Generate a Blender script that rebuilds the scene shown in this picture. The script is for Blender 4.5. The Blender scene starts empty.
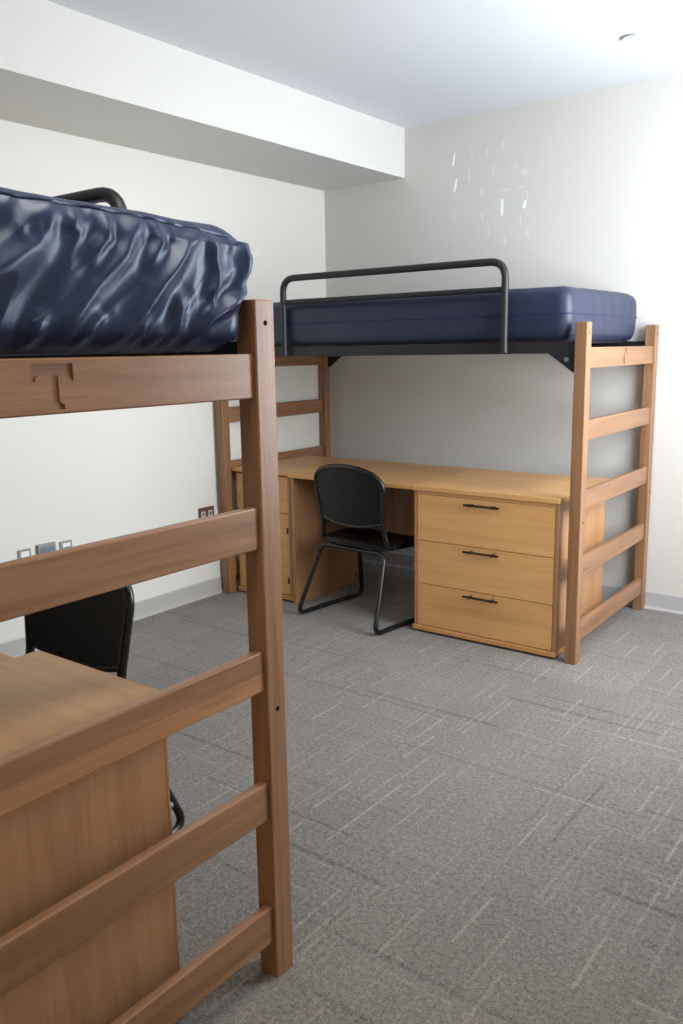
import bpy, bmesh, math, random
from mathutils import Vector, Matrix, noise

scene = bpy.context.scene
COL = scene.collection
random.seed(4)

# ------------------------------------------------------------------ helpers
def lin(c):
    def f(v):
        v /= 255.0
        return v / 12.92 if v <= 0.04045 else ((v + 0.055) / 1.055) ** 2.4
    return (f(c[0]), f(c[1]), f(c[2]), 1.0)

def link_obj(name, bm, mat, parent=None, loc=(0, 0, 0), rotz=0.0, smooth=True, angle=35):
    me = bpy.data.meshes.new(name)
    bmesh.ops.recalc_face_normals(bm, faces=bm.faces[:])
    if smooth:
        lim = math.radians(12 if len(bm.faces) < 120 else angle)
        for f in bm.faces:
            f.smooth = True
        for e in bm.edges:
            if len(e.link_faces) == 2 and e.calc_face_angle(0) > lim:
                e.smooth = False
    bm.to_mesh(me)
    bm.free()
    for m in (mat if isinstance(mat, (list, tuple)) else [mat]):
        me.materials.append(m)
    o = bpy.data.objects.new(name, me)
    COL.objects.link(o)
    o.location = loc
    o.rotation_euler = (0, 0, rotz)
    if parent is not None:
        o.parent = parent
    return o

def tag(o, label=None, cat=None, group=None, kind=None):
    if label: o['label'] = label
    if cat: o['category'] = cat
    if group: o['group'] = group
    if kind: o['kind'] = kind
    return o

def thing(name, label, cat, loc=(0, 0, 0), rotz=0.0, group=None):
    o = bpy.data.objects.new(name, None)
    o.empty_display_size = 0.1
    COL.objects.link(o)
    o.location = loc
    o.rotation_euler = (0, 0, rotz)
    return tag(o, label, cat, group)

def struct(name, bm, mat, loc=(0, 0, 0), parent=None):
    o = link_obj(name, bm, mat, parent, loc)
    o['kind'] = 'structure'
    return o

def add_box(bm, x0, x1, y0, y1, z0, z1, bev=0.0, seg=2, mi=0):
    vs = [bm.verts.new((x, y, z)) for x in (x0, x1) for y in (y0, y1) for z in (z0, z1)]
    idx = [(0, 1, 3, 2), (4, 6, 7, 5), (0, 4, 5, 1), (2, 3, 7, 6), (0, 2, 6, 4), (1, 5, 7, 3)]
    fs = [bm.faces.new([vs[i] for i in q]) for q in idx]
    for f in fs:
        f.material_index = mi
    if bev > 0:
        es = list({e for f in fs for e in f.edges})
        bmesh.ops.bevel(bm, geom=es, offset=bev, segments=seg, profile=0.5, affect='EDGES', material=-1)
    return bm

def box(*a, **k):
    return add_box(bmesh.new(), *a, **k)

def add_prism(bm, pts2, lo, hi, axis='z', mi=0):
    def P(a, b, c):
        return {'z': (a, b, c), 'y': (a, c, b), 'x': (c, a, b)}[axis]
    A = [bm.verts.new(P(a, b, lo)) for a, b in pts2]
    B = [bm.verts.new(P(a, b, hi)) for a, b in pts2]
    n = len(pts2)
    fs = [bm.faces.new(A[::-1]), bm.faces.new(B)]
    for i in range(n):
        fs.append(bm.faces.new([A[i], A[(i + 1) % n], B[(i + 1) % n], B[i]]))
    for f in fs:
        f.material_index = mi
    return bm

def add_cyl(bm, c, r, h, axis='z', seg=24, r2=None, mi=0):
    r2 = r if r2 is None else r2
    rings = []
    for t, rr in ((0, r), (h, r2)):
        ring = []
        for k in range(seg):
            a = 2 * math.pi * k / seg
            u, v = rr * math.cos(a), rr * math.sin(a)
            p = {'z': (u, v, t), 'y': (u, t, v), 'x': (t, u, v)}[axis]
            ring.append(bm.verts.new((c[0] + p[0], c[1] + p[1], c[2] + p[2])))
        rings.append(ring)
    fs = [bm.faces.new(rings[0][::-1]), bm.faces.new(rings[1])]
    for k in range(seg):
        fs.append(bm.faces.new([rings[0][k], rings[0][(k + 1) % seg], rings[1][(k + 1) % seg], rings[1][k]]))
    for f in fs:
        f.material_index = mi
    return bm

def fillet(pts, rad, n=7, closed=False):
    pts = [Vector(p) for p in pts]
    out = []
    N = len(pts)
    for i in range(N):
        if not closed and i in (0, N - 1):
            out.append(pts[i]); continue
        p, a, b = pts[i], pts[i - 1], pts[(i + 1) % N]
        r = rad[i] if isinstance(rad, (list, tuple)) else rad
        if r <= 0:
            out.append(p); continue
        da, db = (a - p), (b - p)
        la, lb = da.length, db.length
        da.normalize(); db.normalize()
        ang = da.angle(db)
        d = min(r / math.tan(ang / 2), la * 0.49, lb * 0.49)
        q0, q1 = p + da * d, p + db * d
        for k in range(n + 1):
            t = k / n
            out.append(q0 * (1 - t) ** 2 + p * 2 * t * (1 - t) + q1 * t * t)
    return out

def add_tube(bm, pts, r, seg=12, closed=False, caps=True, rfun=None):
    pts = [Vector(p) for p in pts]
    clean = [pts[0]]
    for p in pts[1:]:
        if (p - clean[-1]).length > 1e-5:
            clean.append(p)
    if closed and (clean[0] - clean[-1]).length < 1e-5:
        clean.pop()
    pts = clean
    N = len(pts)
    tang = []
    for i in range(N):
        if closed:
            t = pts[(i + 1) % N] - pts[i - 1]
        else:
            t = pts[min(i + 1, N - 1)] - pts[max(i - 1, 0)]
        tang.append(t.normalized())
    ref = Vector((0, 0, 1)) if abs(tang[0].z) < 0.9 else Vector((0, 1, 0))
    nrm = (ref - tang[0] * ref.dot(tang[0])).normalized()
    rings = []
    for i in range(N):
        nrm = (nrm - tang[i] * nrm.dot(tang[i])).normalized()
        bi = tang[i].cross(nrm)
        rr = rfun(i / (N - 1)) if rfun else r
        rings.append([bm.verts.new(pts[i] + nrm * (rr * math.cos(2 * math.pi * k / seg)) + bi * (rr * math.sin(2 * math.pi * k / seg))) for k in range(seg)])
    M = N if closed else N - 1
    for i in range(M):
        A, B = rings[i], rings[(i + 1) % N]
        off = 0
        if closed and i == N - 1:
            off = min(range(seg), key=lambda s: sum((A[k].co - B[(k + s) % seg].co).length for k in range(seg)))
        for k in range(seg):
            bm.faces.new([A[k], A[(k + 1) % seg], B[(k + 1 + off) % seg], B[(k + off) % seg]])
    if caps and not closed:
        bm.faces.new(rings[0][::-1]); bm.faces.new(rings[-1])
    return bm

# ------------------------------------------------------------------ materials
def new_mat(name, base=(200, 200, 200), rough=0.5, spec=0.5, metal=0.0):
    m = bpy.data.materials.new(name)
    m.use_nodes = True
    b = m.node_tree.nodes['Principled BSDF']
    b.inputs['Base Color'].default_value = lin(base)
    b.inputs['Roughness'].default_value = rough
    b.inputs['Specular IOR Level'].default_value = spec
    b.inputs['Metallic'].default_value = metal
    return m, m.node_tree, b

class NT:
    """tiny node-building helper"""
    def __init__(s, nt): s.nt = nt
    def n(s, t, **kw):
        nd = s.nt.nodes.new(t)
        for k, v in kw.items(): setattr(nd, k, v)
        return nd
    def l(s, a, b): s.nt.links.new(a, b)
    def put(s, sock, v):
        if hasattr(v, 'is_output'): s.l(v, sock)
        else: sock.default_value = v
    def math(s, op, a, b=None, c=None, clamp=False):
        nd = s.n('ShaderNodeMath', operation=op, use_clamp=clamp)
        for i, v in enumerate((a, b, c)):
            if v is not None: s.put(nd.inputs[i], v)
        return nd.outputs[0]
    def mix(s, fac, a, b, blend='MIX'):
        nd = s.n('ShaderNodeMix', data_type='RGBA', blend_type=blend)
        s.put(nd.inputs[0], fac); s.put(nd.inputs[6], a); s.put(nd.inputs[7], b)
        return nd.outputs[2]
    def noise(s, vec, scale, detail=2, rough=0.5, dist=0.0):
        nd = s.n('ShaderNodeTexNoise')
        s.l(vec, nd.inputs['Vector'])
        nd.inputs['Scale'].default_value = scale; nd.inputs['Detail'].default_value = detail
        nd.inputs['Roughness'].default_value = rough; nd.inputs['Distortion'].default_value = dist
        return nd.outputs['Fac']
    def mapping(s, vec, scale=(1, 1, 1), loc=(0, 0, 0)):
        nd = s.n('ShaderNodeMapping')
        s.l(vec, nd.inputs[0]); nd.inputs['Scale'].default_value = scale; nd.inputs['Location'].default_value = loc
        return nd.outputs[0]
    def ramp(s, fac, stops):
        nd = s.n('ShaderNodeValToRGB')
        s.l(fac, nd.inputs[0])
        cr = nd.color_ramp
        while len(cr.elements) > len(stops): cr.elements.remove(cr.elements[-1])
        while len(cr.elements) < len(stops): cr.elements.new(0.5)
        for e, (p, c) in zip(cr.elements, stops):
            e.position = p; e.color = c
        return nd.outputs[0]
    def bump(s, h, strength, dist):
        nd = s.n('ShaderNodeBump')
        nd.inputs['Strength'].default_value = strength; nd.inputs['Distance'].default_value = dist
        s.l(h, nd.inputs['Height'])
        return nd.outputs[0]

def wood(name, light, mid, dark, axis, rough=0.38, spec=0.45, fine=1.0, contrast=1.0):
    m, nt, b = new_mat(name, mid, rough, spec)
    N = NT(nt)
    tc = N.n('ShaderNodeTexCoord').outputs['Object']
    rnd = N.n('ShaderNodeObjectInfo').outputs['Random']
    off = N.n('ShaderNodeCombineXYZ')
    for i in range(3):
        N.l(N.math('MULTIPLY', rnd, 7.3 + 3.1 * i), off.inputs[i])
    add = N.n('ShaderNodeVectorMath', operation='ADD')
    N.l(tc, add.inputs[0]); N.l(off.outputs[0], add.inputs[1])
    sc = [1.0, 1.0, 1.0]
    sc['xyz'.index(axis)] = 0.055
    v1 = N.mapping(add.outputs[0], tuple(s * 34 * fine for s in sc))
    n1 = N.noise(v1, 1.0, 4, 0.55, 0.6)
    v2 = N.mapping(add.outputs[0], tuple(s * 260 * fine for s in [0.03 if k == 'xyz'.index(axis) else 1 for k in range(3)]))
    n2 = N.noise(v2, 1.0, 3, 0.6)
    fac = N.math('ADD', N.math('MULTIPLY', n1, 0.72), N.math('MULTIPLY', n2, 0.28))
    fac = N.math('ADD', N.math('MULTIPLY', N.math('SUBTRACT', fac, 0.5), contrast), 0.5)
    col = N.ramp(fac, [(0.30, lin(dark)), (0.5, lin(mid)), (0.70, lin(light))])
    val = N.math('ADD', 0.95, N.math('MULTIPLY', rnd, 0.10))
    hsv = N.n('ShaderNodeHueSaturation')
    N.l(col, hsv.inputs['Color']); N.l(val, hsv.inputs['Value'])
    N.l(hsv.outputs[0], b.inputs['Base Color'])
    N.l(N.math('ADD', rough - 0.08, N.math('MULTIPLY', n2, 0.16)), b.inputs['Roughness'])
    N.l(N.bump(n2, 0.08, 0.002), b.inputs['Normal'])
    return m

BED = ((158, 118, 86), (141, 102, 71), (119, 83, 55))
LAM = ((228, 177, 118), (218, 166, 106), (202, 149, 91))
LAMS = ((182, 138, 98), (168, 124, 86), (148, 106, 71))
M = {}
for ax in 'xyz':
    M['bed_' + ax] = wood('stained bed wood grain ' + ax, *BED, ax, rough=0.36, spec=0.5)
    M['lam_' + ax] = wood('honey maple laminate grain ' + ax, *LAM, ax, rough=0.40, fine=0.7, contrast=0.9)
M['bed_light_y'] = wood('lighter bed wood grain y', (180, 134, 95), (164, 118, 80), (143, 100, 65), 'y', rough=0.36, spec=0.5)
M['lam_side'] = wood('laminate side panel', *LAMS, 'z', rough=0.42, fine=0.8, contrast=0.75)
M['lam_desk'] = wood('desk top laminate', (218, 167, 110), (205, 154, 97), (188, 137, 83), 'x', rough=0.40, fine=0.7, contrast=0.9)
M['lam_edge'] = wood('laminate edge band', (206, 152, 96), (192, 138, 84), (172, 120, 70), 'x', rough=0.42)

def wall_paint(name, c, amt=0.015):
    m, nt, b = new_mat(name, c, 0.62, 0.25)
    N = NT(nt)
    tc = N.n('ShaderNodeTexCoord').outputs['Object']
    n1 = N.noise(tc, 1.3, 3)
    n2 = N.noise(tc, 130, 2)
    hsv = N.n('ShaderNodeHueSaturation')
    hsv.inputs['Color'].default_value = lin(c)
    N.l(N.math('ADD', 1 - amt, N.math('MULTIPLY', n1, 2 * amt)), hsv.inputs['Value'])
    N.l(hsv.outputs[0], b.inputs['Base Color'])
    N.l(N.bump(n2, 0.06, 0.002), b.inputs['Normal'])
    return m

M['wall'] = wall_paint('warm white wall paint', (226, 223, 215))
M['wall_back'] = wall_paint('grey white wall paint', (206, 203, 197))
M['ceil'] = wall_paint('ceiling paint', (221, 224, 228))
M['soffit'] = wall_paint('soffit paint', (212, 210, 205))
M['scuff'] = wall_paint('white filler patch', (247, 246, 244))
M['scuff2'] = wall_paint('faint filler patch', (217, 215, 210))
M['base'], _, _ = new_mat('grey vinyl baseboard', (180, 177, 172), 0.5, 0.4)
M['base_back'], _, _ = new_mat('grey vinyl baseboard back', (176, 174, 174), 0.5, 0.4)

def carpet():
    m, nt, b = new_mat('carpet tiles', (120, 115, 110), 0.95, 0.1)
    N = NT(nt)
    tc = N.n('ShaderNodeTexCoord').outputs['Object']
    sep = N.n('ShaderNodeSeparateXYZ'); N.l(tc, sep.inputs[0])
    X, Y = sep.outputs[0], sep.outputs[1]
    def wn(a, bb, c=0.0):
        cb = N.n('ShaderNodeCombineXYZ')
        N.put(cb.inputs[0], a); N.put(cb.inputs[1], bb); N.put(cb.inputs[2], c)
        w = N.n('ShaderNodeTexWhiteNoise', noise_dimensions='3D')
        N.l(cb.outputs[0], w.inputs['Vector'])
        return w.outputs['Value']
    wob = N.math('MULTIPLY', N.math('SUBTRACT', N.noise(tc, 60, 1), 0.5), 0.006)
    def dashes(across, along, pitch, seglen, width, prob, seed):
        a = N.math('ADD', across, wob)
        ia = N.math('FLOOR', N.math('DIVIDE', a, pitch))
        fa = N.math('ABSOLUTE', N.math('SUBTRACT', N.math('FRACT', N.math('DIVIDE', a, pitch)), 0.5))
        sh = N.math('MULTIPLY', wn(ia, seed, 1.7), 9.0)
        il = N.math('FLOOR', N.math('ADD', N.math('DIVIDE', along, seglen), sh))
        h = wn(ia, il, seed)
        on = N.math('LESS_THAN', h, prob)
        soft = N.math('SUBTRACT', 1.0, N.math('DIVIDE', fa, width / pitch), clamp=True)
        soft = N.math('MINIMUM', N.math('MULTIPLY', soft, 1.3), 1.0)
        amp = N.math('ADD', 0.2, N.math('MULTIPLY', N.math('POWER', wn(il, ia, seed + 3.3), 2.0), 0.8))
        return N.math('MULTIPLY', N.math('MULTIPLY', on, soft), amp)
    l1 = dashes(X, Y, 0.024, 0.20, 0.0062, 0.27, 1.0)      # light dashes running to the back wall
    l2 = dashes(Y, X, 0.030, 0.26, 0.0062, 0.10, 2.0)      # light dashes across
    d1 = dashes(Y, X, 0.045, 0.60, 0.0110, 0.30, 5.0)      # dark lines across
    d2 = dashes(X, Y, 0.050, 0.42, 0.0080, 0.06, 7.0)
    fine = N.noise(tc, 210, 2, 0.7)
    med = N.noise(tc, 75, 3, 0.7)
    blot = N.noise(tc, 2.2, 3)
    # tile to tile tone
    tile = wn(N.math('FLOOR', N.math('DIVIDE', X, 0.61)), N.math('FLOOR', N.math('DIVIDE', Y, 0.61)), 9.0)
    v = N.math('ADD', 0.78, N.math('MULTIPLY', N.math('SUBTRACT', fine, 0.5), 1.5))
    v = N.math('ADD', v, N.math('MULTIPLY', N.math('SUBTRACT', med, 0.5), 1.3))
    v = N.math('ADD', v, N.math('MULTIPLY', N.math('SUBTRACT', blot, 0.5), 0.22))
    v = N.math('ADD', v, N.math('MULTIPLY', N.math('SUBTRACT', tile, 0.5), 0.10))
    v = N.math('ADD', v, N.math('MULTIPLY', N.math('MAXIMUM', l1, l2), 0.38))
    v = N.math('SUBTRACT', v, N.math('MULTIPLY', N.math('MAXIMUM', d1, d2), 0.27))
    v = N.math('MAXIMUM', v, 0.08)
    cb = N.n('ShaderNodeVectorMath', operation='SCALE')
    cb.inputs[0].default_value = lin(CARPET)[:3]
    N.l(v, cb.inputs['Scale'])
    N.l(cb.outputs[0], b.inputs['Base Color'])
    h = N.math('ADD', N.math('MULTIPLY', fine, 0.6), N.math('MULTIPLY', med, 0.6))
    N.l(N.bump(h, 0.55, 0.006), b.inputs['Normal'])
    b.inputs['Sheen Weight'].default_value = 0.15
    return m
CARPET = (136, 130, 124)
M['carpet'] = carpet()

def fabric(name, c, rough, spec, bump=0.05, sheen=0.0, tint=None):
    m, nt, b = new_mat(name, c, rough, spec)
    N = NT(nt)
    tc = N.n('ShaderNodeTexCoord').outputs['Object']
    n1 = N.noise(tc, 9, 3)
    n2 = N.noise(tc, 420, 1)
    hsv = N.n('ShaderNodeHueSaturation')
    hsv.inputs['Color'].default_value = lin(c)
    N.l(N.math('ADD', 0.9, N.math('MULTIPLY', n1, 0.2)), hsv.inputs['Value'])
    N.l(hsv.outputs[0], b.inputs['Base Color'])
    N.l(N.bump(n2, bump, 0.001), b.inputs['Normal'])
    b.inputs['Sheen Weight'].default_value = sheen
    if tint: b.inputs['Specular Tint'].default_value = tint
    return m
M['nylon'] = fabric('navy nylon mattress cover', (15, 26, 60), 0.38, 0.62, tint=(0.70, 0.82, 1.0, 1))
M['vinyl'] = fabric('navy vinyl mattress cover', (35, 43, 68), 0.44, 0.45)
M['piping'] = fabric('navy piping', (34, 42, 76), 0.5, 0.4)

def plain(name, c, rough, spec=0.5, metal=0.0, bump=0.03):
    m, nt, b = new_mat(name, c, rough, spec, metal)
    N = NT(nt)
    tc = N.n('ShaderNodeTexCoord').outputs['Object']
    n2 = N.noise(tc, 180, 2)
    N.l(N.math('ADD', max(rough - 0.06, 0.02), N.math('MULTIPLY', n2, 0.12)), b.inputs['Roughness'])
    N.l(N.bump(n2, bump, 0.001), b.inputs['Normal'])
    return m
M['black_metal'] = plain('black powder coated steel', (30, 31, 34), 0.45, 0.45)
M['black_plastic'] = plain('black plastic', (11, 11, 12), 0.5, 0.35, bump=0.08)
M['black_rim'] = plain('black glossy rim', (15, 15, 17), 0.28, 0.5)
M['black_tube'] = plain('black enamelled tube', (20, 20, 22), 0.32, 0.5)
M['handle'] = plain('dark bronze handle', (38, 30, 27), 0.38, 0.5)
M['steel'] = plain('zinc bolt', (190, 192, 196), 0.3, 0.5, 0.9)
M['hole'] = plain('dark bolt hole', (28, 20, 16), 0.8, 0.1)
M['shadow_gap'] = plain('dark recess', (52, 38, 26), 0.8, 0.1)
M['plate_grey'] = plain('grey steel wall plate', (146, 146, 145), 0.45, 0.4)
M['plate_light'] = plain('white plastic insert', (235, 235, 232), 0.4)
M['plate_blue'] = plain('blue grey plastic insert', (112, 122, 132), 0.35)
M['plate_brown'] = plain('brown wall plate', (94, 72, 58), 0.4)
M['outlet_grey'] = plain('grey outlet face', (176, 172, 168), 0.4)
M['yellow'] = plain('yellow jack', (212, 182, 70), 0.4)
M['slot'] = plain('dark slot', (40, 40, 42), 0.6)
M['cover_white'] = plain('white sprinkler cover', (226, 230, 236), 0.45)
M['alu'] = plain('white window frame', (225, 226, 228), 0.4)
gl, gnt, gb = new_mat('window glass', (255, 255, 255), 0.0)
gb.inputs['Transmission Weight'].default_value = 1.0
gb.inputs['IOR'].default_value = 1.02
M['glass'] = gl

# ------------------------------------------------------------------ room
XR, YF, ZC = 3.80, -5.6, 2.6555
SX, SZ = 0.604, 2.378
T = 0.12
struct('floor', box(-T, XR + T, YF - T, T, -0.1, 0.0), M['carpet'])
struct('ceiling', box(-T, XR + T, YF - T, T, ZC, ZC + 0.1), M['ceil'])
struct('wall_left', box(-T, 0, YF - T, T, 0, ZC), M['wall'])
bm = box(0, XR + T, 0, T, 0, ZC)
# filler patches where tape pulled the paint, in the picture of the wall: (x, z, width, height, strong)
def scuff(x, z, w, h, mi, lean=0.0):
    n = 10
    pts = []
    for k in range(n):
        a = 2 * math.pi * k / n
        q = 1 + random.uniform(-0.22, 0.22)
        px, pz = math.copysign(abs(math.cos(a)) ** 0.6, math.cos(a)) * w / 2 * q, math.copysign(abs(math.sin(a)) ** 0.6, math.sin(a)) * h / 2 * q
        pts.append((x + px + lean * pz, z + pz))
    f = bm.faces.new([bm.verts.new((a, -0.0006, b)) for a, b in pts])
    f.material_index = mi
for x, z, w, h, mi, ln in (
    (0.938, 2.440, 0.015, 0.075, 1, 0.15), (0.950, 2.300, 0.016, 0.075, 1, 0.2), (1.243, 2.143, 0.017, 0.085, 1, 0),
    (1.378, 2.145, 0.020, 0.036, 1, 0.2), (1.392, 2.185, 0.008, 0.06, 2, 0), (1.350, 2.240, 0.04, 0.014, 2, 0), (1.262, 2.234, 0.05, 0.012, 2, 0),
    (1.242, 2.472, 0.013, 0.045, 2, 0), (1.145, 2.445, 0.012, 0.05, 2, 0), (1.050, 2.450, 0.012, 0.045, 2, 0),
    (1.185, 2.350, 0.017, 0.05, 2, 0), (1.035, 2.340, 0.016, 0.07, 2, 0.1), (1.320, 2.350, 0.014, 0.05, 2, 0), (1.372, 2.315, 0.035, 0.03, 2, 0),
    (1.115, 2.240, 0.014, 0.05, 2, 0), (1.120, 2.110, 0.014, 0.04, 2, -0.2), (0.940, 2.125, 0.012, 0.06, 2, 0), (0.942, 2.000, 0.010, 0.05, 2, 0),
    (1.165, 2.020, 0.012, 0.035, 2, 0), (1.262, 1.97, 0.013, 0.05, 2, 0), (1.355, 2.065, 0.010, 0.055, 2, 0), (1.397, 1.99, 0.018, 0.045, 2, 0),
    (0.35, 2.09, 0.008, 0.05, 2, 0), (0.68, 1.93, 0.010, 0.04, 2, 0), (0.28, 1.92, 0.008, 0.03, 2, 0), (0.82, 1.90, 0.009, 0.04, 2, 0)):
    scuff(x, z, w, h, mi, ln)
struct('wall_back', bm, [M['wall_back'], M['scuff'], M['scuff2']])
struct('wall_front', box(0, XR + T, YF - T, YF, 0, ZC), M['wall'])
# right wall with a window opening (outside the picture, lights the room)
WY0, WY1, WZ0, WZ1 = -1.85, -0.55, 0.80, 2.45
bm = bmesh.new()
add_box(bm, XR, XR + T, YF, WY0, 0, ZC)
add_box(bm, XR, XR + T, WY1, 0, 0, ZC)
add_box(bm, XR, XR + T, WY0, WY1, 0, WZ0)
add_box(bm, XR, XR + T, WY0, WY1, WZ1, ZC)
struct('wall_right', bm, M['wall'])
bm = bmesh.new()
for y0, y1, z0, z1 in ((WY0, WY0 + .05, WZ0, WZ1), (WY1 - .05, WY1, WZ0, WZ1), (WY0 + .05, WY1 - .05, WZ0, WZ0 + .05), (WY0 + .05, WY1 - .05, WZ1 - .05, WZ1), (-1.22, -1.17, WZ0 + .05, WZ1 - .05)):
    add_box(bm, XR + .03, XR + .09, y0, y1, z0, z1, 0.004)
w = struct('window_1', bm, M['alu'])
struct('window_pane', box(XR + .058, XR + .062, WY0 + .05, WY1 - .05, WZ0 + .05, WZ1 - .05), M['glass'], parent=w)
# soffit running along the left wall
struct('trim_1', box(0, SX, YF, 0, SZ, ZC, 0.0), M['soffit'])
# vinyl cove baseboards
def cove(n0, n1, name, axis, mat):
    prof = [(0.0, 0.0), (0.016, 0.0), (0.014, 0.004), (0.008, 0.014), (0.006, 0.03), (0.006, 0.088), (0.003, 0.0935), (0.0, 0.0935)]
    bm = bmesh.new()
    if axis == 'y':
        add_prism(bm, [(a, b) for a, b in prof], n0, n1, 'y')
    else:
        add_prism(bm, [(-a, b) for a, b in prof], n0, n1, 'x')
    return struct(name, bm, mat)
cove(YF, 0, 'baseboard_left', 'y', M['base'])
cove(0.0, XR, 'baseboard_back', 'x', M['base_back'])

# ------------------------------------------------------------------ loft beds
L, W = 2.128, 1.0152
TX, TY = 0.052, 0.056
H = 1.4835
RUNGS = (1.076, 0.7707, 0.4743, 0.1778)
RH = 0.0866
RTOP = 1.380

def t_outline(cy, cz, s):
    pts = [(-.5, .5), (.5, .5), (.5, .12), (.43, .12), (.41, .19), (.36, .235), (.29, .25), (.17, .25), (.135, .235), (.125, .20),
           (.125, -.26), (.14, -.32), (.18, -.37), (.235, -.395), (.245, -.42), (.245, -.5),
           (-.245, -.5), (-.245, -.42), (-.235, -.395), (-.18, -.37), (-.14, -.32), (-.125, -.26),
           (-.125, .20), (-.135, .235), (-.17, .25), (-.29, .25), (-.36, .235), (-.41, .19), (-.43, .12), (-.5, .12)]
    return [(cy + a * s, cz + b * s * 0.95) for a, b in pts]

def carved_rail(x0, x1, face_x, parent, label):
    """top rail with a letter T cut into its outer face"""
    bm = box(x0, x1, TY, W - TY, RTOP - RH, RTOP, 0.003)
    rail = link_obj('top_rail', bm, M['bed_y'])
    s = 1 if face_x > (x0 + x1) / 2 else -1
    cb = bmesh.new()
    pts = t_outline(W / 2, RTOP - RH / 2 - 0.001, 0.074)
    add_prism(cb, pts, min(face_x - s * 0.0045, face_x + s * 0.01), max(face_x - s * 0.0045, face_x + s * 0.01), 'x')
    cut = link_obj('cutter', cb, M['bed_y'])
    md = rail.modifiers.new('cut', 'BOOLEAN')
    md.object = cut; md.operation = 'DIFFERENCE'; md.solver = 'EXACT'
    bpy.context.view_layer.update()
    dg = bpy.context.evaluated_depsgraph_get()
    me = bpy.data.meshes.new_from_object(rail.evaluated_get(dg))
    rail.modifiers.clear()
    rail.data = me
    tb = bmesh.new(); tb.from_mesh(me)
    for f_ in tb.faces: f_.smooth = False
    tb.to_mesh(me); tb.free()
    bpy.data.objects.remove(cut)
    rail.parent = parent
    rail['label'] = label
    return rail

def make_bed(loc, rotz, label, front, two_tone, gx):
    """front = -1: room side is local y=0; +1: room side is local y=W"""
    b = thing('loft_bed', label, 'bed', loc, rotz, 'wooden loft beds')
    fy = (lambda v: v) if front < 0 else (lambda v: W - v)      # distance from the room side -> local y
    def ybox(x0, x1, a, c, z0, z1, bev=0.0):
        y0, y1 = sorted((fy(a), fy(c)))
        return box(x0, x1, y0, y1, z0, z1, bev)
    for x0 in (0.0, L - TX):
        for y0 in (0.0, W - TY):
            p = link_obj('post', box(x0, x0 + TX, y0, y0 + TY, 0, H, 0.0035), M['bed_z'], b)
            # bolt holes on the outer face
            sx = 1 if x0 > 0 else -1
            fx = x0 + TX if sx > 0 else x0
            for z in (1.439, 0.637):
                link_obj('bolt_hole', add_cyl(bmesh.new(), (fx + (0.0002 if sx > 0 else -0.0007), y0 + TY * 0.52, z), 0.0052, 0.0005, 'x', 16), M['hole'], p)
    for end in (0, 1):
        if end:
            xo = L - 0.0084; x0, x1 = xo - 0.022, xo
        else:
            xo = 0.0084; x0, x1 = xo, xo + 0.022
        carved_rail(x0, x1, xo, b, 'top rail with an engraved letter T')
        for i, z in enumerate(RUNGS):
            if end and two_tone and i == 1:
                bm = box(x0, x1, TY, W - TY, z - RH, z, 0.0035)
                zc = z - RH * 0.54
                bmesh.ops.bisect_plane(bm, geom=bm.verts[:] + bm.edges[:] + bm.faces[:], plane_co=(0, 0, zc), plane_no=(0, 0, 1))
                for f_ in bm.faces:
                    f_.material_index = 1 if f_.calc_center_median().z < zc else 0
                link_obj('rung', bm, [M['bed_y'], M['bed_light_y']], b)
            else:
                link_obj('rung', box(x0, x1, TY, W - TY, z - RH, z, 0.0035), M['bed_y'], b)
    # steel side rails (angle iron) with gusset plates at both ends
    for side in (0, 1):
        f2 = fy if side == 0 else (lambda v: fy(W - v))
        y0, y1 = sorted((f2(0.014), f2(0.019)))
        xa, xb = TX + 0.002, L - TX - 0.002
        bm = bmesh.new()
        zt, zb, zg, gl_ = 1.405, 1.356, 1.277, 0.118
        add_prism(bm, [(xa, zt), (xb, zt), (xb, zg), (xb - 0.008, zg), (xb - gl_, zb), (xa + gl_, zb), (xa + 0.008, zg), (xa, zg)], y0, y1, 'y')
        ya, yb = sorted((f2(0.019), f2(0.052)))
        add_box(bm, xa, xb, ya, yb, 1.356, 1.361)
        r = link_obj('side_rail', bm, M['black_metal'], b)
        for xx in (xb - 0.036, xa + 0.036):
            bb = bmesh.new()
            yy = f2(0.014)
            sg = -1 if f2(0.0) < f2(0.1) else 1
            add_cyl(bb, (xx, yy if sg > 0 else yy - 0.005, 1.331), 0.010, 0.005, 'y', 16)
            link_obj('bolt', bb, M['steel'], r)
    # sprung deck: cross bars and a wire sheet
    bm = bmesh.new()
    n = 9
    for k in range(n):
        x = 0.10 + (L - 0.20) * k / (n - 1)
        y0, y1 = sorted((fy(0.054), fy(W - 0.054)))
        add_box(bm, x - 0.016, x + 0.016, y0, y1, 1.3615, 1.374, 0.002)
    for k in range(8):
        y = 0.10 + (W - 0.20) * k / 7
        add_tube(bm, [(0.09, y, 1.3765), (L - 0.09, y, 1.3765)], 0.0024, 6)
    link_obj('mattress_deck', bm, M['black_metal'], b)
    # guard rail on the room side
    bm = bmesh.new()
    gy = fy(-0.008)
    xl, xr_, zt = gx[0], gx[1], gx[2]
    add_tube(bm, fillet([(xl, gy, 1.362), (xl, gy, zt), (xr_, gy, zt), (xr_, gy, 1.362)], 0.075), 0.0165, 14)
    add_tube(bm, [(xl, gy, zt - 0.118), (xr_, gy, zt - 0.118)], 0.0125, 12)
    for x in (xl, xr_):
        a, c = sorted((fy(-0.008), fy(0.016)))
        add_box(bm, x - 0.012, x + 0.012, a, c, 1.366, 1.396, 0.002)
    link_obj('guard_rail', bm, M['black_metal'], b)
    return b

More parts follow.
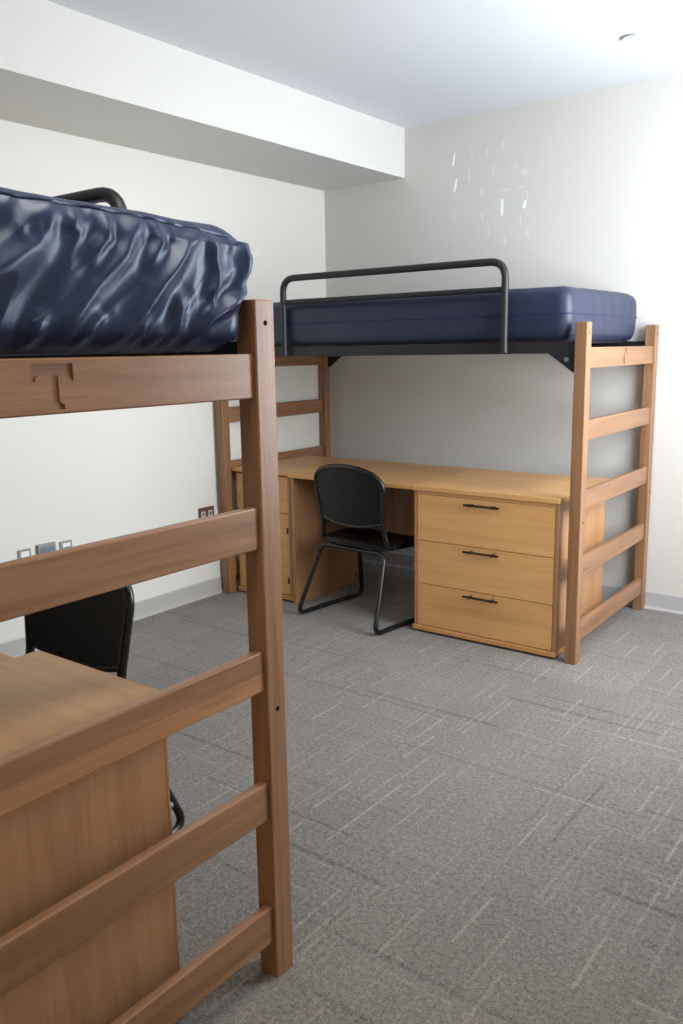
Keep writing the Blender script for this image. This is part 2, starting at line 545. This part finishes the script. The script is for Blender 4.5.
GX0, GX1 = 0.540, 1.800
BED_ROT = 0.0198
c_, s_ = math.cos(BED_ROT), math.sin(BED_ROT)
bx = 2.1520 - (L * c_ - 0.0 * s_)
by = -1.0241 - (L * s_)
make_bed((bx, by, 0), BED_ROT, 'wooden loft bed against the back wall, over the open desk and three-drawer dresser', -1, False, (0.524, 1.762, 1.748))
AX, AY = 2.3489 - L, -3.2357 + TY - W + 0.0
make_bed((AX, AY, 0), 0.0, 'wooden loft bed nearest the camera with crumpled mattress, cut off by the left edge', 1, True, (0.45, 1.675, 1.742))

# ------------------------------------------------------------------ mattresses
def rounded_block(lx, ly, lz, r, res, dense=None, disp=None):
    """closed grid box with rounded edges; disp(p, n) -> offset vector"""
    bm = bmesh.new()
    def steps(n, lo, hi, ends):
        base = [lo + (hi - lo) * k / n for k in range(n + 1)]
        return base
    hx, hy, hz = lx / 2, ly / 2, lz / 2
    def grid(lo, hi, n, r):
        core = [lo + r + (hi - lo - 2 * r) * k / n for k in range(n + 1)]
        m = 6
        a = [lo + r * (1 - math.cos(math.pi / 2 * k / m)) * 1.0 for k in range(m)]
        bnd = [hi - r * (1 - math.cos(math.pi / 2 * k / m)) for k in range(m)][::-1]
        return a + core + bnd
    gx, gy, gz = grid(-hx, hx, res[0], r), grid(-hy, hy, res[1], r), grid(-hz, hz, res[2], r)
    cache = {}
    def vert(p):
        key = tuple(round(c, 6) for c in p)
        if key in cache: return cache[key]
        q = Vector(p)
        inner = Vector((max(-hx + r, min(hx - r, q.x)), max(-hy + r, min(hy - r, q.y)), max(-hz + r, min(hz - r, q.z))))
        d = q - inner
        # map cube shell to rounded shell
        if d.length > 1e-9:
            mx = max(abs(d.x), abs(d.y), abs(d.z))
            u = [math.tan(math.pi / 4 * (c / mx)) if mx > 0 else 0 for c in d]
            dv = Vector(u)
            nrm = dv.normalized()
            q = inner + nrm * r * (mx / r)
        else:
            nrm = Vector((0, 0, 1))
        if disp: q = q + disp(q, nrm)
        v = bm.verts.new(q)
        cache[key] = v
        return v
    def face(pts):
        vs = []
        for p in pts:
            v = vert(p)
            if v not in vs: vs.append(v)
        if len(vs) >= 3:
            try: bm.faces.new(vs)
            except ValueError: pass
    for i in range(len(gx) - 1):
        for j in range(len(gy) - 1):
            for z in (-hz, hz):
                face([(gx[i], gy[j], z), (gx[i + 1], gy[j], z), (gx[i + 1], gy[j + 1], z), (gx[i], gy[j + 1], z)])
    for i in range(len(gx) - 1):
        for k in range(len(gz) - 1):
            for y in (-hy, hy):
                face([(gx[i], y, gz[k]), (gx[i + 1], y, gz[k]), (gx[i + 1], y, gz[k + 1]), (gx[i], y, gz[k + 1])])
    for j in range(len(gy) - 1):
        for k in range(len(gz) - 1):
            for x in (-hx, hx):
                face([(x, gy[j], gz[k]), (x, gy[j + 1], gz[k]), (x, gy[j + 1], gz[k + 1]), (x, gy[j], gz[k + 1])])
    return bm

def seg_dist(p, pts):
    best, bt = 9, 0
    tot = sum((Vector(b) - Vector(a)).length for a, b in zip(pts, pts[1:]))
    run = 0
    for a, b in zip(pts, pts[1:]):
        a, b = Vector(a), Vector(b)
        ab = b - a
        t = max(0, min(1, (p - a).dot(ab) / ab.length_squared))
        d = (p - (a + ab * t)).length
        if d < best: best, bt = d, (run + ab.length * t) / tot
        run += ab.length
    return best, bt

# far mattress: taut vinyl with a piping seam
MBL, MBW, MBH = 1.950, 0.905, 0.236
def disp_far(p, n):
    bulge = 0.012 * (1 - (p.z / (MBH / 2)) ** 2) if abs(n.z) < 0.7 else 0.0
    w = noise.noise(Vector((p.x * 2.2, p.y * 2.2, p.z * 3))) * 0.004
    # shallow upright puckers on the long side
    pk = noise.noise(Vector((p.x * 16 + p.z * 5, p.y * 16, p.z * 3.0))) * 0.0026
    crown = 0.012 * (1 - (p.x / (MBL / 2)) ** 4) * (1 - (p.y / (MBW / 2)) ** 4) if n.z > 0.5 else 0
    return n * (bulge + w + pk) + Vector((0, 0, crown))
mloc_local = Vector((TX + 0.035 + MBL / 2, 0.026 + MBW / 2, 1.389 + 0.022 + MBH / 2 - 0.012))
mw = Vector((bx, by, 0)) + Matrix.Rotation(BED_ROT, 3, 'Z') @ mloc_local
mb = thing('mattress', 'taut navy mattress with piping on the loft bed by the back wall', 'mattress', (mw.x, mw.y, mw.z - MBH / 2), BED_ROT, 'navy mattresses')
mob = link_obj('mattress_cover', rounded_block(MBL, MBW, MBH, 0.05, (90, 44, 8), disp=disp_far), M['vinyl'], mb, (0, 0, MBH / 2), angle=80)
# the seam, laid on the surface
ring = []
hx, hy, rr = MBL / 2 + 0.0105, MBW / 2 + 0.0105, 0.05
for cx, cy, a0 in ((hx - rr, hy - rr, 0), (-hx + rr, hy - rr, 90), (-hx + rr, -hy + rr, 180), (hx - rr, -hy + rr, 270)):
    for k in range(9):
        a = math.radians(a0 + 90 * k / 8)
        ring.append((cx + rr * math.cos(a), cy + rr * math.sin(a), 0))
dense = []
for a, b_ in zip(ring, ring[1:] + ring[:1]):
    a, b_ = Vector(a), Vector(b_)
    n_ = max(1, int((b_ - a).length / 0.02))
    for k in range(n_):
        p = a + (b_ - a) * k / n_
        p.z = MBH / 2 + 0.004 + 0.004 * noise.noise(Vector((p.x * 4, p.y * 4, 3)))
        dense.append(p)
bm = bmesh.new()
add_tube(bm, dense, 0.0042, 6, closed=True)
link_obj('piping', bm, M['piping'], mb)

# near mattress: loose nylon cover; its end hangs over the top rail in folds
MAL, MAW, MAH = 2.00, 0.890, 0.242
MA0 = Vector((2.338 - MAL / 2, -3.243 - MAW / 2, 1.385 + MAH / 2))
RIDGES = [  # (points (y, z) on the end face, height, width)
    ([(-3.355, 1.600), (-3.40, 1.565), (-3.47, 1.500), (-3.53, 1.430), (-3.56, 1.405)], 0.020, 0.020),
    ([(-3.33, 1.585), (-3.325, 1.53), (-3.345, 1.47), (-3.40, 1.42)], 0.012, 0.014),
    ([(-3.66, 1.595), (-3.70, 1.545), (-3.80, 1.490), (-3.92, 1.440)], 0.020, 0.028),
    ([(-3.50, 1.595), (-3.54, 1.545), (-3.60, 1.49), (-3.66, 1.42)], 0.010, 0.015),
    ([(-3.262, 1.590), (-3.268, 1.54), (-3.272, 1.505)], 0.016, 0.009),
    ([(-3.235, 1.505), (-3.29, 1.475), (-3.35, 1.445), (-3.385, 1.405)], 0.020, 0.013),
    ([(-3.56, 1.60), (-3.575, 1.57), (-3.60, 1.53)], 0.007, 0.012),
    ([(-3.62, 1.60), (-3.64, 1.565)], 0.006, 0.012),
    ([(-3.455, 1.60), (-3.46, 1.57), (-3.485, 1.53)], 0.007, 0.012),
    ([(-3.42, 1.475), (-3.425, 1.43), (-3.43, 1.395)], 0.008, 0.012),
    ([(-3.50, 1.435), (-3.52, 1.405)], 0.008, 0.009),
    ([(-3.60, 1.44), (-3.63, 1.40)], 0.008, 0.010),
    ([(-3.70, 1.44), (-3.72, 1.40)], 0.008, 0.011),
    ([(-3.86, 1.60), (-3.93, 1.52), (-4.02, 1.43)], 0.016, 0.022),
    ([(-4.02, 1.60), (-4.06, 1.50), (-4.12, 1.42)], 0.014, 0.02),
]
def disp_near(p, n):
    wp = p + MA0
    off = Vector((0, 0, 0))
    endw = max(0.0, min(1.0, (wp.x - (MA0.x + MAL / 2 - 0.10)) / 0.09))
    # general looseness
    lo = noise.noise(Vector((wp.x * 3, wp.y * 3, wp.z * 4))) * 0.006
    off += n * (lo if n.z > -0.5 else 0.0)
    if endw > 0 and n.x > 0.05:
        h = 0.0
        q = Vector((wp.y, wp.z))
        for pts, hh, ww in RIDGES:
            d, t = seg_dist(q, [Vector(a) for a in pts])
            if d < ww * 3.2:
                prof = math.exp(-(d / ww) ** 1.5) - 0.22 * math.exp(-((d - 2.0 * ww) / ww) ** 2)
                h += hh * prof * (0.45 + 0.55 * math.sin(math.pi * min(1, max(0.05, t))))
        # diagonal small crumples
        dg = Vector(((wp.y - wp.z * 0.9) * 11, (wp.y * 0.75 + wp.z) * 3.2, 1.3))
        cr = noise.noise(dg) * 0.006 + noise.noise(dg * 2.6) * 0.0016
        pz = math.exp(-((wp.z - 1.572) / 0.016) ** 2) + 0.8 * math.exp(-((wp.z - 1.402) / 0.016) ** 2)
        cr += pz * noise.noise(Vector((wp.y * 42, wp.z * 8, 7))) * 0.006
        cr += (0.4 - abs(noise.noise(dg * 1.35 + Vector((4, 9, 2))))) * 0.012
        off.x += endw * (h * 1.05 + cr)
        # lower part tucks in above the rail, belly bulges out
        zz = (wp.z - 1.385) / MAH
        off.x += endw * (0.004 * math.sin(math.pi * min(1, max(0, zz))) - 0.014 * max(0, 1 - zz / 0.30) ** 2)
    # far end: cover pulls in at the bottom, baggy corner above the post
    fw_ = max(0.0, min(1.0, (wp.y + 3.32) / 0.07))
    if fw_ > 0:
        zz = (wp.z - 1.385) / MAH
        if zz < 0.42:
            off.y -= fw_ * 0.010 * (1 - (zz / 0.42)) ** 0.6
        else:
            off.y += fw_ * 0.036 * math.sin(math.pi * min(1, (zz - 0.42) / 0.62)) ** 0.7
    # sagging top corner
    cw = max(0.0, min(1.0, (wp.y + 3.62) / 0.36)) * endw
    if n.z > 0.2:
        off.z -= 0.018 * cw ** 2
        off.z += noise.noise(Vector((wp.x * 6, wp.y * 7, 0))) * 0.006
    return off
ma = thing('mattress', 'crumpled navy nylon mattress on the near loft bed at left', 'mattress', (MA0.x, MA0.y, MA0.z - MAH / 2), 0, 'navy mattresses')
def near_block():
    return rounded_block(MAL, MAW, MAH, 0.048, (70, 240, 64), disp=disp_near)
link_obj('mattress_cover', near_block(), M['nylon'], ma, (0, 0, MAH / 2), angle=100)
# stitched top seam
bm = bmesh.new()
sp = []
for k in range(180):
    y = -3.285 - 0.84 * k / 179
    p = Vector((MAL / 2 - 0.010, y - MA0.y, MAH / 2 - 0.010))
    o_ = disp_near(p, Vector((0.72, 0, 0.69)))
    sp.append(p + o_ + Vector((-0.004, 0, MAH / 2 - 0.003)))
add_tube(bm, sp, 0.0028, 6)
link_obj('seam', bm, M['nylon'], ma)

# ------------------------------------------------------------------ dressers
DW, DD, DH = 0.754, 0.585, 0.737
def make_dresser(loc, rotz, label):
    """origin on the floor at the left end of the front; front faces local -y"""
    d = thing('dresser', label, 'dresser', loc, rotz)
    tz = DH - 0.026
    link_obj('top', box(0, DW, 0, 0.668, tz, DH, 0.003), M['lam_x'], d)
    for x0 in (0.008, DW - 0.004 - 0.016):
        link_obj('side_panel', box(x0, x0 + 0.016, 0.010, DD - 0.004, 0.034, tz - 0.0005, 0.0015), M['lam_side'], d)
    link_obj('front_rail', box(0.025, DW - 0.021, 0.008, 0.026, tz - 0.014, tz - 0.0005, 0.0015), M['lam_x'], d)
    link_obj('base_rail', box(0.002, DW - 0.002, 0.002, DD - 0.006, 0.010, 0.0335, 0.003), M['lam_edge'], d)
    link_obj('plinth', box(0.03, DW - 0.03, 0.03, DD - 0.03, 0.0, 0.0095), M['shadow_gap'], d)
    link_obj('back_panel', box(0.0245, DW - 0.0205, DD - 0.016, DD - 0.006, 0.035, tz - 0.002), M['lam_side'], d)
    zs = [0.036, 0.2495, 0.4665, 0.6965]
    for z0, z1 in zip(zs, zs[1:]):
        dr = link_obj('drawer', box(0.027, DW - 0.0225, 0.011, 0.030, z0 + 0.0015, z1 - 0.0015, 0.0015), M['lam_x'], d)
        # drawer box behind
        bm = bmesh.new()
        add_box(bm, 0.045, DW - 0.045, 0.0305, DD - 0.03, z0 + 0.02, z1 - 0.03)
        link_obj('drawer_box', bm, M['shadow_gap'], dr)
        hz, cx = min(z1, 0.69) - 0.0215, DW / 2 + 0.007
        bm = bmesh.new()
        add_tube(bm, [(cx - 0.090, -0.018, hz), (cx + 0.090, -0.018, hz)], 0.0058, 12)
        for sx in (-0.058, 0.058):
            add_cyl(bm, (cx + sx, -0.018, hz), 0.0045, 0.030, 'y', 12)
            add_tube(bm, [(cx + sx - 0.006, -0.018, hz), (cx + sx + 0.006, -0.018, hz)], 0.0078, 12)
        link_obj('handle', bm, M['handle'], dr)
    return d
make_dresser((1.300, -1.0214, 0), 0.004, 'maple three-drawer dresser under the far loft bed, drawers facing the room')
DAX1, DAY = 2.264, -3.437

# ------------------------------------------------------------------ desks
def make_desk(loc, rotz, label, width, depth, mirror=False):
    """origin at the front edge; x from 0 to width; front faces local -y"""
    d = thing('desk', label, 'desk', loc, rotz, 'maple desks')
    mx = (lambda a, b: (width - b, width - a)) if mirror else (lambda a, b: (a, b))
    a, b_ = mx(0.0, width - 0.001)
    tz = DH - 0.026
    link_obj('desktop', box(a, b_, 0, depth, tz, DH - 0.004, 0.003), M['lam_desk'], d)
    a, b_ = mx(0.006, 0.030)
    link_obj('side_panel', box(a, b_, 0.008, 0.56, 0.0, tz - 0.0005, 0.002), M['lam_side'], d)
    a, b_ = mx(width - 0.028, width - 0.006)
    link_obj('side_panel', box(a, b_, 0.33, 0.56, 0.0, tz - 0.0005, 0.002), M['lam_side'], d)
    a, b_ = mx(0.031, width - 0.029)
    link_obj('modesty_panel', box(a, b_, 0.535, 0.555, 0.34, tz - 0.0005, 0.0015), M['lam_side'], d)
    return d
make_desk((0.508, -1.018, 0), 0.004, 'open maple desk with black chair pushed in, left of the three-drawer dresser', 0.790, 0.690)
make_desk((DAX1 - 0.426, DAY - 0.060, 0), math.pi, 'maple desk just showing at the left edge beside the side-on cabinet', 0.790, 0.60)

# pedestal cabinets: drawer above a hinged door
def make_cabinet(loc, rotz, label, pw, mirror=False):
    pc = thing('pedestal_cabinet', label, 'cabinet', loc, rotz, 'maple pedestal cabinets')
    pd, tz = 0.676, DH - 0.026
    def B(x0, x1, *a, **k):
        if mirror: x0, x1 = pw - x1, pw - x0
        return box(x0, x1, *a, **k)
    link_obj('top', B(-0.012, pw, 0.004, pd, tz + 0.003, DH - 0.004, 0.003), M['lam_desk'], pc)
    for x0, y0 in ((0.004, 0.043), (pw - 0.024, 0.012)):
        link_obj('side_panel', B(x0, x0 + 0.020, y0, pd - 0.02, 0.034, tz + 0.002, 0.0015), M['lam_side'], pc)
        if y0 < 0.03:
            link_obj('edge_band', B(x0 + 0.0004, x0 + 0.0196, y0 - 0.008, y0 - 0.0005, 0.034, tz + 0.002, 0.0015), M['lam_side'], pc)
    link_obj('base_rail', B(0.002, pw - 0.003, 0.004, 0.58, 0.010, 0.0335, 0.003), M['lam_edge'], pc)
    link_obj('plinth', B(0.03, pw - 0.03, 0.04, 0.55, 0, 0.0095), M['shadow_gap'], pc)
    link_obj('back_panel', B(0.025, pw - 0.027, 0.56, 0.575, 0.035, tz), M['lam_side'], pc)
    link_obj('rail', B(0.025, pw - 0.027, 0.06, 0.10, 0.47, 0.485), M['shadow_gap'], pc)
    link_obj('drawer', B(0.002, pw - 0.0255, 0.020, 0.039, 0.502, tz - 0.006, 0.0015), M['lam_x'], pc)
    dr = link_obj('door', B(0.002, pw - 0.0255, 0.020, 0.039, 0.037, 0.498, 0.0015), M['lam_x'], pc)
    for z in (0.405, 0.120):
        link_obj('hinge', B(pw - 0.046, pw - 0.0275, 0.013, 0.0195, z - 0.018, z + 0.018, 0.002), M['handle'], dr)
    return pc
make_cabinet((0.082, -1.004, 0), 0.004, 'maple cabinet with drawer and door at the left end of the far desk', 0.423)
pcA = make_cabinet((DAX1, DAY + 0.004, 0), math.pi, 'maple cabinet seen from its plain side under the near loft bed', 0.412, True)
bm = bmesh.new()
add_cyl(bm, (0.012, -0.0045, 0.484), 0.0065, 0.008, 'y', 16, r2=0.005)
link_obj('catch', bm, M['steel'], pcA)

# ------------------------------------------------------------------ chairs
def make_chair(loc, rotz, label):
    """local +y is the front of the chair, origin on the floor under the seat centre"""
    c = thing('sled_chair', label, 'chair', loc, rotz, 'black sled-base chairs')
    r = 0.0125
    bm = bmesh.new()
    loop = [(0.0, -0.115, 0.378), (-0.215, -0.115, 0.378), (-0.268, -0.262, r), (-0.268, 0.262, r), (-0.225, 0.185, 0.370), (0, 0.185, 0.370),
            (0.225, 0.185, 0.370), (0.268, 0.262, r), (0.268, -0.262, r), (0.215, -0.115, 0.378)]
    add_tube(bm, fillet(loop, [0, 0.05, 0.04, 0.045, 0.05, 0, 0.05, 0.045, 0.04, 0.05], closed=True), r, 12, closed=True)
    link_obj('sled_frame', bm, M['black_tube'], c)
    # under-seat brackets
    for s in (-1, 1):
        link_obj('seat_bracket', box(s * 0.15 - 0.018, s * 0.15 + 0.018, -0.12, 0.20, 0.3865, 0.392, 0.002), M['black_plastic'], c)
    # seat shell: dished, rounded, waterfall front edge
    bm = bmesh.new()
    nu, nv = 28, 28
    def seat_pt(i, j, top):
        u, v = -1 + 2 * i / nu, -1 + 2 * j / nv
        # squircle map
        x = u * math.sqrt(1 - 0.32 * v * v); y = v * math.sqrt(1 - 0.32 * u * u)
        X, Y = x * 0.245, y * 0.200 + 0.058
        z = 0.420 - 0.016 * (1 - x * x) * (1 - y * y)
        if y > 0.6: z -= 0.030 * ((y - 0.6) / 0.4) ** 2
        if y < -0.7: z += 0.010 * ((-y - 0.7) / 0.3) ** 2
        edge = max(abs(x), abs(y))
        if not top:
            z -= 0.026
        return (X, Y, z)
    tops = [[bm.verts.new(seat_pt(i, j, True)) for j in range(nv + 1)] for i in range(nu + 1)]
    bots = [[bm.verts.new(Vector(seat_pt(i, j, False)) * 1.0) for j in range(nv + 1)] for i in range(nu + 1)]
    for i in range(nu):
        for j in range(nv):
            bm.faces.new([tops[i][j], tops[i + 1][j], tops[i + 1][j + 1], tops[i][j + 1]])
            bm.faces.new([bots[i][j], bots[i][j + 1], bots[i + 1][j + 1], bots[i + 1][j]])
    rim = [(i, 0) for i in range(nu)] + [(nu, j) for j in range(nv)] + [(i, nv) for i in range(nu, 0, -1)] + [(0, j) for j in range(nv, 0, -1)]
    for a, b_ in zip(rim, rim[1:] + rim[:1]):
        bm.faces.new([tops[a[0]][a[1]], bots[a[0]][a[1]], bots[b_[0]][b_[1]], tops[b_[0]][b_[1]]])
    link_obj('seat', bm, M['black_plastic'], c)
    # backrest: panel in a thick rim whose sides run down to the seat
    def back_y(z, x):
        t = (z - 0.43) / 0.40
        return -0.120 - 0.060 * t + 0.45 * x * x * (1.0)      # leaning back, wrapping forward at the sides
    def half_w(z):                                             # half width of the back against height
        if z > 0.70:
            q = min(1.0, (z - 0.70) / 0.125)
            return 0.228 * (1 - q ** 2.5) ** (1 / 2.3)
        return 0.214 + 0.026 * ((z - 0.52) / 0.18 if z > 0.52 else 0)
    zb = lambda x: 0.503 + 0.030 * min(1, abs(x) / 0.2) ** 2.5
    bm = bmesh.new()
    nu, nv = 26, 26
    F, B = [], []
    for i in range(nu + 1):
        s = -1 + 2 * i / nu
        f_, b_ = [], []
        for j in range(nv + 1):
            t = j / nv
            # sweep: vertical position with the rounded-top outline
            xs = s
            z_lo = zb(s * 0.205)
            z_hi = 0.70 + 0.112 * (1 - abs(s) ** 2.3) ** (1 / 2.5)
            z = z_lo + (z_hi - z_lo) * t
            wid = 0.205 + 0.023 * max(0, min(1, (z - 0.52) / 0.18))
            x = s * wid
            y = back_y(z, x)
            f_.append(bm.verts.new((x, y + 0.006, z))); b_.append(bm.verts.new((x, y - 0.006, z)))
        F.append(f_); B.append(b_)
    for i in range(nu):
        for j in range(nv):
            bm.faces.new([F[i][j], F[i][j + 1], F[i + 1][j + 1], F[i + 1][j]])
            bm.faces.new([B[i][j], B[i + 1][j], B[i + 1][j + 1], B[i][j + 1]])
    rim = [(i, 0) for i in range(nu)] + [(nu, j) for j in range(nv)] + [(i, nv) for i in range(nu, 0, -1)] + [(0, j) for j in range(nv, 0, -1)]
    for a, b_ in zip(rim, rim[1:] + rim[:1]):
        bm.faces.new([F[a[0]][a[1]], F[b_[0]][b_[1]], B[b_[0]][b_[1]], B[a[0]][a[1]]])
    link_obj('backrest', bm, M['black_plastic'], c)
    path = [(-0.222, -0.070, 0.408), (-0.222, -0.098, 0.418), (-0.215, -0.106, 0.445), (-0.210, -0.108, 0.475)]
    for k in range(8):
        z = 0.50 + 0.20 * k / 8
        x = -(0.205 + 0.023 * max(0, min(1, (z - 0.52) / 0.18)))
        path.append((x, back_y(z, x), z))
    for k in range(33):
        a = math.pi - math.pi * k / 32
        cs, sn = math.cos(a), math.sin(a)
        x = math.copysign(abs(cs) ** (2 / 2.3), cs) * 0.228
        z = 0.70 + 0.112 * abs(sn) ** (2 / 2.5)
        path.append((x, back_y(z, x), z))
    for k in range(7, -1, -1):
        z = 0.50 + 0.20 * k / 8
        x = 0.205 + 0.023 * max(0, min(1, (z - 0.52) / 0.18))
        path.append((x, back_y(z, x), z))
    path += [(0.210, -0.108, 0.475), (0.215, -0.106, 0.445), (0.222, -0.098, 0.418), (0.222, -0.070, 0.408)]
    bm = bmesh.new()
    add_tube(bm, path, 0.0135, 12)
    low = []
    for k in range(25):
        x = -0.205 + 0.410 * k / 24
        low.append((x, back_y(zb(x), x), zb(x)))
    add_tube(bm, low, 0.0095, 10)
    link_obj('back_frame', bm, M['black_rim'], c)
    return c
make_chair((0.967, -0.932, 0), math.radians(-5.5), 'black chair pushed into the open desk under the far loft bed')
make_chair((1.460, -3.200, 0), math.radians(180 + 2), 'black chair half hidden behind the near cabinet and bed rungs, seen from the front')

# ------------------------------------------------------------------ wall plates
def plate(y0, y1, z0, z1, th, name, label, mats, kind):
    p = thing(name, label, 'wall outlet', (0, (y0 + y1) / 2, (z0 + z1) / 2))
    w2, h2 = (y1 - y0) / 2, (z1 - z0) / 2
    link_obj('cover_plate', box(0.0003, th, -w2, w2, -h2, h2, 0.002), mats, p)
    return p, w2, h2
p, w2, h2 = plate(-1.213, -1.093, 0.408, 0.522, 0.006, 'electrical_outlet', 'brown double outlet plate beside the far bed post', M['plate_brown'], 0)
for s in (-1, 1):
    f = link_obj('receptacle', box(0.0062, 0.009, s * 0.027 - 0.0165, s * 0.027 + 0.0165, -0.034, 0.036, 0.002), M['outlet_grey'], p)
    for zc in (-0.018, 0.018):
        link_obj('socket', box(0.0091, 0.0096, s * 0.027 - 0.006, s * 0.027 + 0.006, zc - 0.005, zc + 0.006), M['slot'], f)
p, w2, h2 = plate(-2.345, -2.279, 0.390, 0.505, 0.008, 'data_outlet', 'leftmost grey wall plate above the near bed rung', M['plate_grey'], 0)
link_obj('insert', box(0.0082, 0.011, -0.022, 0.022, 0.022, 0.047, 0.002), M['plate_light'], p)
link_obj('insert', box(0.0082, 0.011, -0.022, 0.022, -0.040, 0.012, 0.002), M['outlet_grey'], p)
p, w2, h2 = plate(-2.248, -2.153, 0.392, 0.512, 0.020, 'data_outlet', 'larger grey wall box between the two small grey plates', M['plate_grey'], 0)
f = link_obj('insert', box(0.0202, 0.023, -0.036, 0.036, -0.045, 0.046, 0.002), M['plate_blue'], p)
link_obj('jack', box(0.0232, 0.026, 0.010, 0.030, 0.0, 0.020, 0.002), M['plate_light'], f)
p, w2, h2 = plate(-2.122, -2.054, 0.388, 0.503, 0.008, 'data_outlet', 'rightmost of three grey wall plates, with a yellow jack', M['plate_grey'], 0)
link_obj('insert', box(0.0082, 0.011, -0.022, 0.022, 0.028, 0.048, 0.002), M['plate_light'], p)
f = link_obj('insert', box(0.0082, 0.011, -0.022, 0.022, -0.040, 0.020, 0.002), M['outlet_grey'], p)
tag(link_obj('jack', box(0.0112, 0.014, 0.000, 0.014, -0.002, 0.010, 0.001), M['yellow'], f), 'yellow jack')

# ------------------------------------------------------------------ ceiling sprinkler cover
sc_ = thing('sprinkler_cover', 'small round white sprinkler cover on the ceiling', 'sprinkler', (2.150, -0.640, ZC))
bm = bmesh.new()
add_cyl(bm, (0, 0, -0.008), 0.030, 0.008, 'z', 32)
link_obj('cup', bm, M['plate_grey'], sc_)
bm = bmesh.new()
prev = None
prof = [(0.0, -0.0135), (0.030, -0.0130), (0.040, -0.0118), (0.0425, -0.0095), (0.0425, -0.0082), (0.0, -0.0082)]
rings = []
for r_, z_ in prof:
    rings.append([bm.verts.new((max(r_, 1e-4) * math.cos(2 * math.pi * k / 40), max(r_, 1e-4) * math.sin(2 * math.pi * k / 40), z_)) for k in range(40)])
for A, B in zip(rings, rings[1:]):
    for k in range(40):
        bm.faces.new([A[k], A[(k + 1) % 40], B[(k + 1) % 40], B[k]])
bmesh.ops.remove_doubles(bm, verts=bm.verts[:], dist=0.0003)
link_obj('cover', bm, M['cover_white'], sc_)

# ------------------------------------------------------------------ lights
def area(name, loc, rot, sx, sy, power, color, spread=180):
    l = bpy.data.lights.new(name, 'AREA')
    l.shape = 'RECTANGLE'; l.size = sx; l.size_y = sy
    l.energy = power; l.color = color; l.spread = math.radians(spread)
    o = bpy.data.objects.new(name, l)
    COL.objects.link(o)
    o.location = loc; o.rotation_euler = rot
    return o
# daylight through the window in the right wall
area('window_daylight', (XR - 0.22, (WY0 + WY1) / 2, (WZ0 + WZ1) / 2), (0, math.radians(90), math.radians(-7)), WZ1 - WZ0, WY1 - WY0, 100, (0.88, 0.94, 1.0))
# light bounced up from the ground outside
area('window_ground_bounce', (XR - 0.03, (WY0 + WY1) / 2, (WZ0 + WZ1) / 2), (0, math.radians(130), 0), 1.2, WY1 - WY0, 13, (0.82, 0.91, 1.0))
# ceiling luminaire behind the camera's view
area('ceiling_luminaire', (2.6, -3.6, ZC - 0.02), (0, 0, 0), 0.6, 1.2, 21, (1.0, 0.93, 0.84))

wd = bpy.data.worlds.new('world')
scene.world = wd
wd.use_nodes = True
bg = wd.node_tree.nodes['Background']
sky = wd.node_tree.nodes.new('ShaderNodeTexSky')
sky.sky_type = 'NISHITA'
sky.sun_disc = False
sky.sun_elevation = math.radians(40)
sky.sun_rotation = math.radians(200)
wd.node_tree.links.new(sky.outputs[0], bg.inputs[0])
bg.inputs[1].default_value = 0.15

# ------------------------------------------------------------------ camera
f, yaw, pitch, roll = 850.64, 0.6493, -0.1878, -0.0167
cam_d = bpy.data.cameras.new('camera')
cam = bpy.data.objects.new('camera', cam_d)
COL.objects.link(cam)
fwv = Vector((-math.sin(yaw) * math.cos(pitch), math.cos(yaw) * math.cos(pitch), math.sin(pitch)))
rt = Vector((math.cos(yaw), math.sin(yaw), 0))
up = rt.cross(fwv)
rt, up = rt * math.cos(roll) + up * math.sin(roll), up * math.cos(roll) - rt * math.sin(roll)
mw_ = Matrix((rt, up, -fwv)).transposed().to_4x4()
mw_.translation = Vector((3.4924, -4.4767, 1.3839))
cam.matrix_world = mw_
cam_d.sensor_fit = 'VERTICAL'
cam_d.sensor_height = 36.0
cam_d.sensor_width = 24.0
cam_d.lens = 36.0 * f / 1024
cam_d.clip_start = 0.05
scene.camera = cam

# ------------------------------------------------------------------ colour management
scene.view_settings.view_transform = 'Standard'
scene.view_settings.look = 'None'
scene.view_settings.exposure = 0.02
scene.view_settings.gamma = 1.0
scene.cycles.max_bounces = 10
scene.cycles.diffuse_bounces = 6
scene.cycles.use_denoising = True
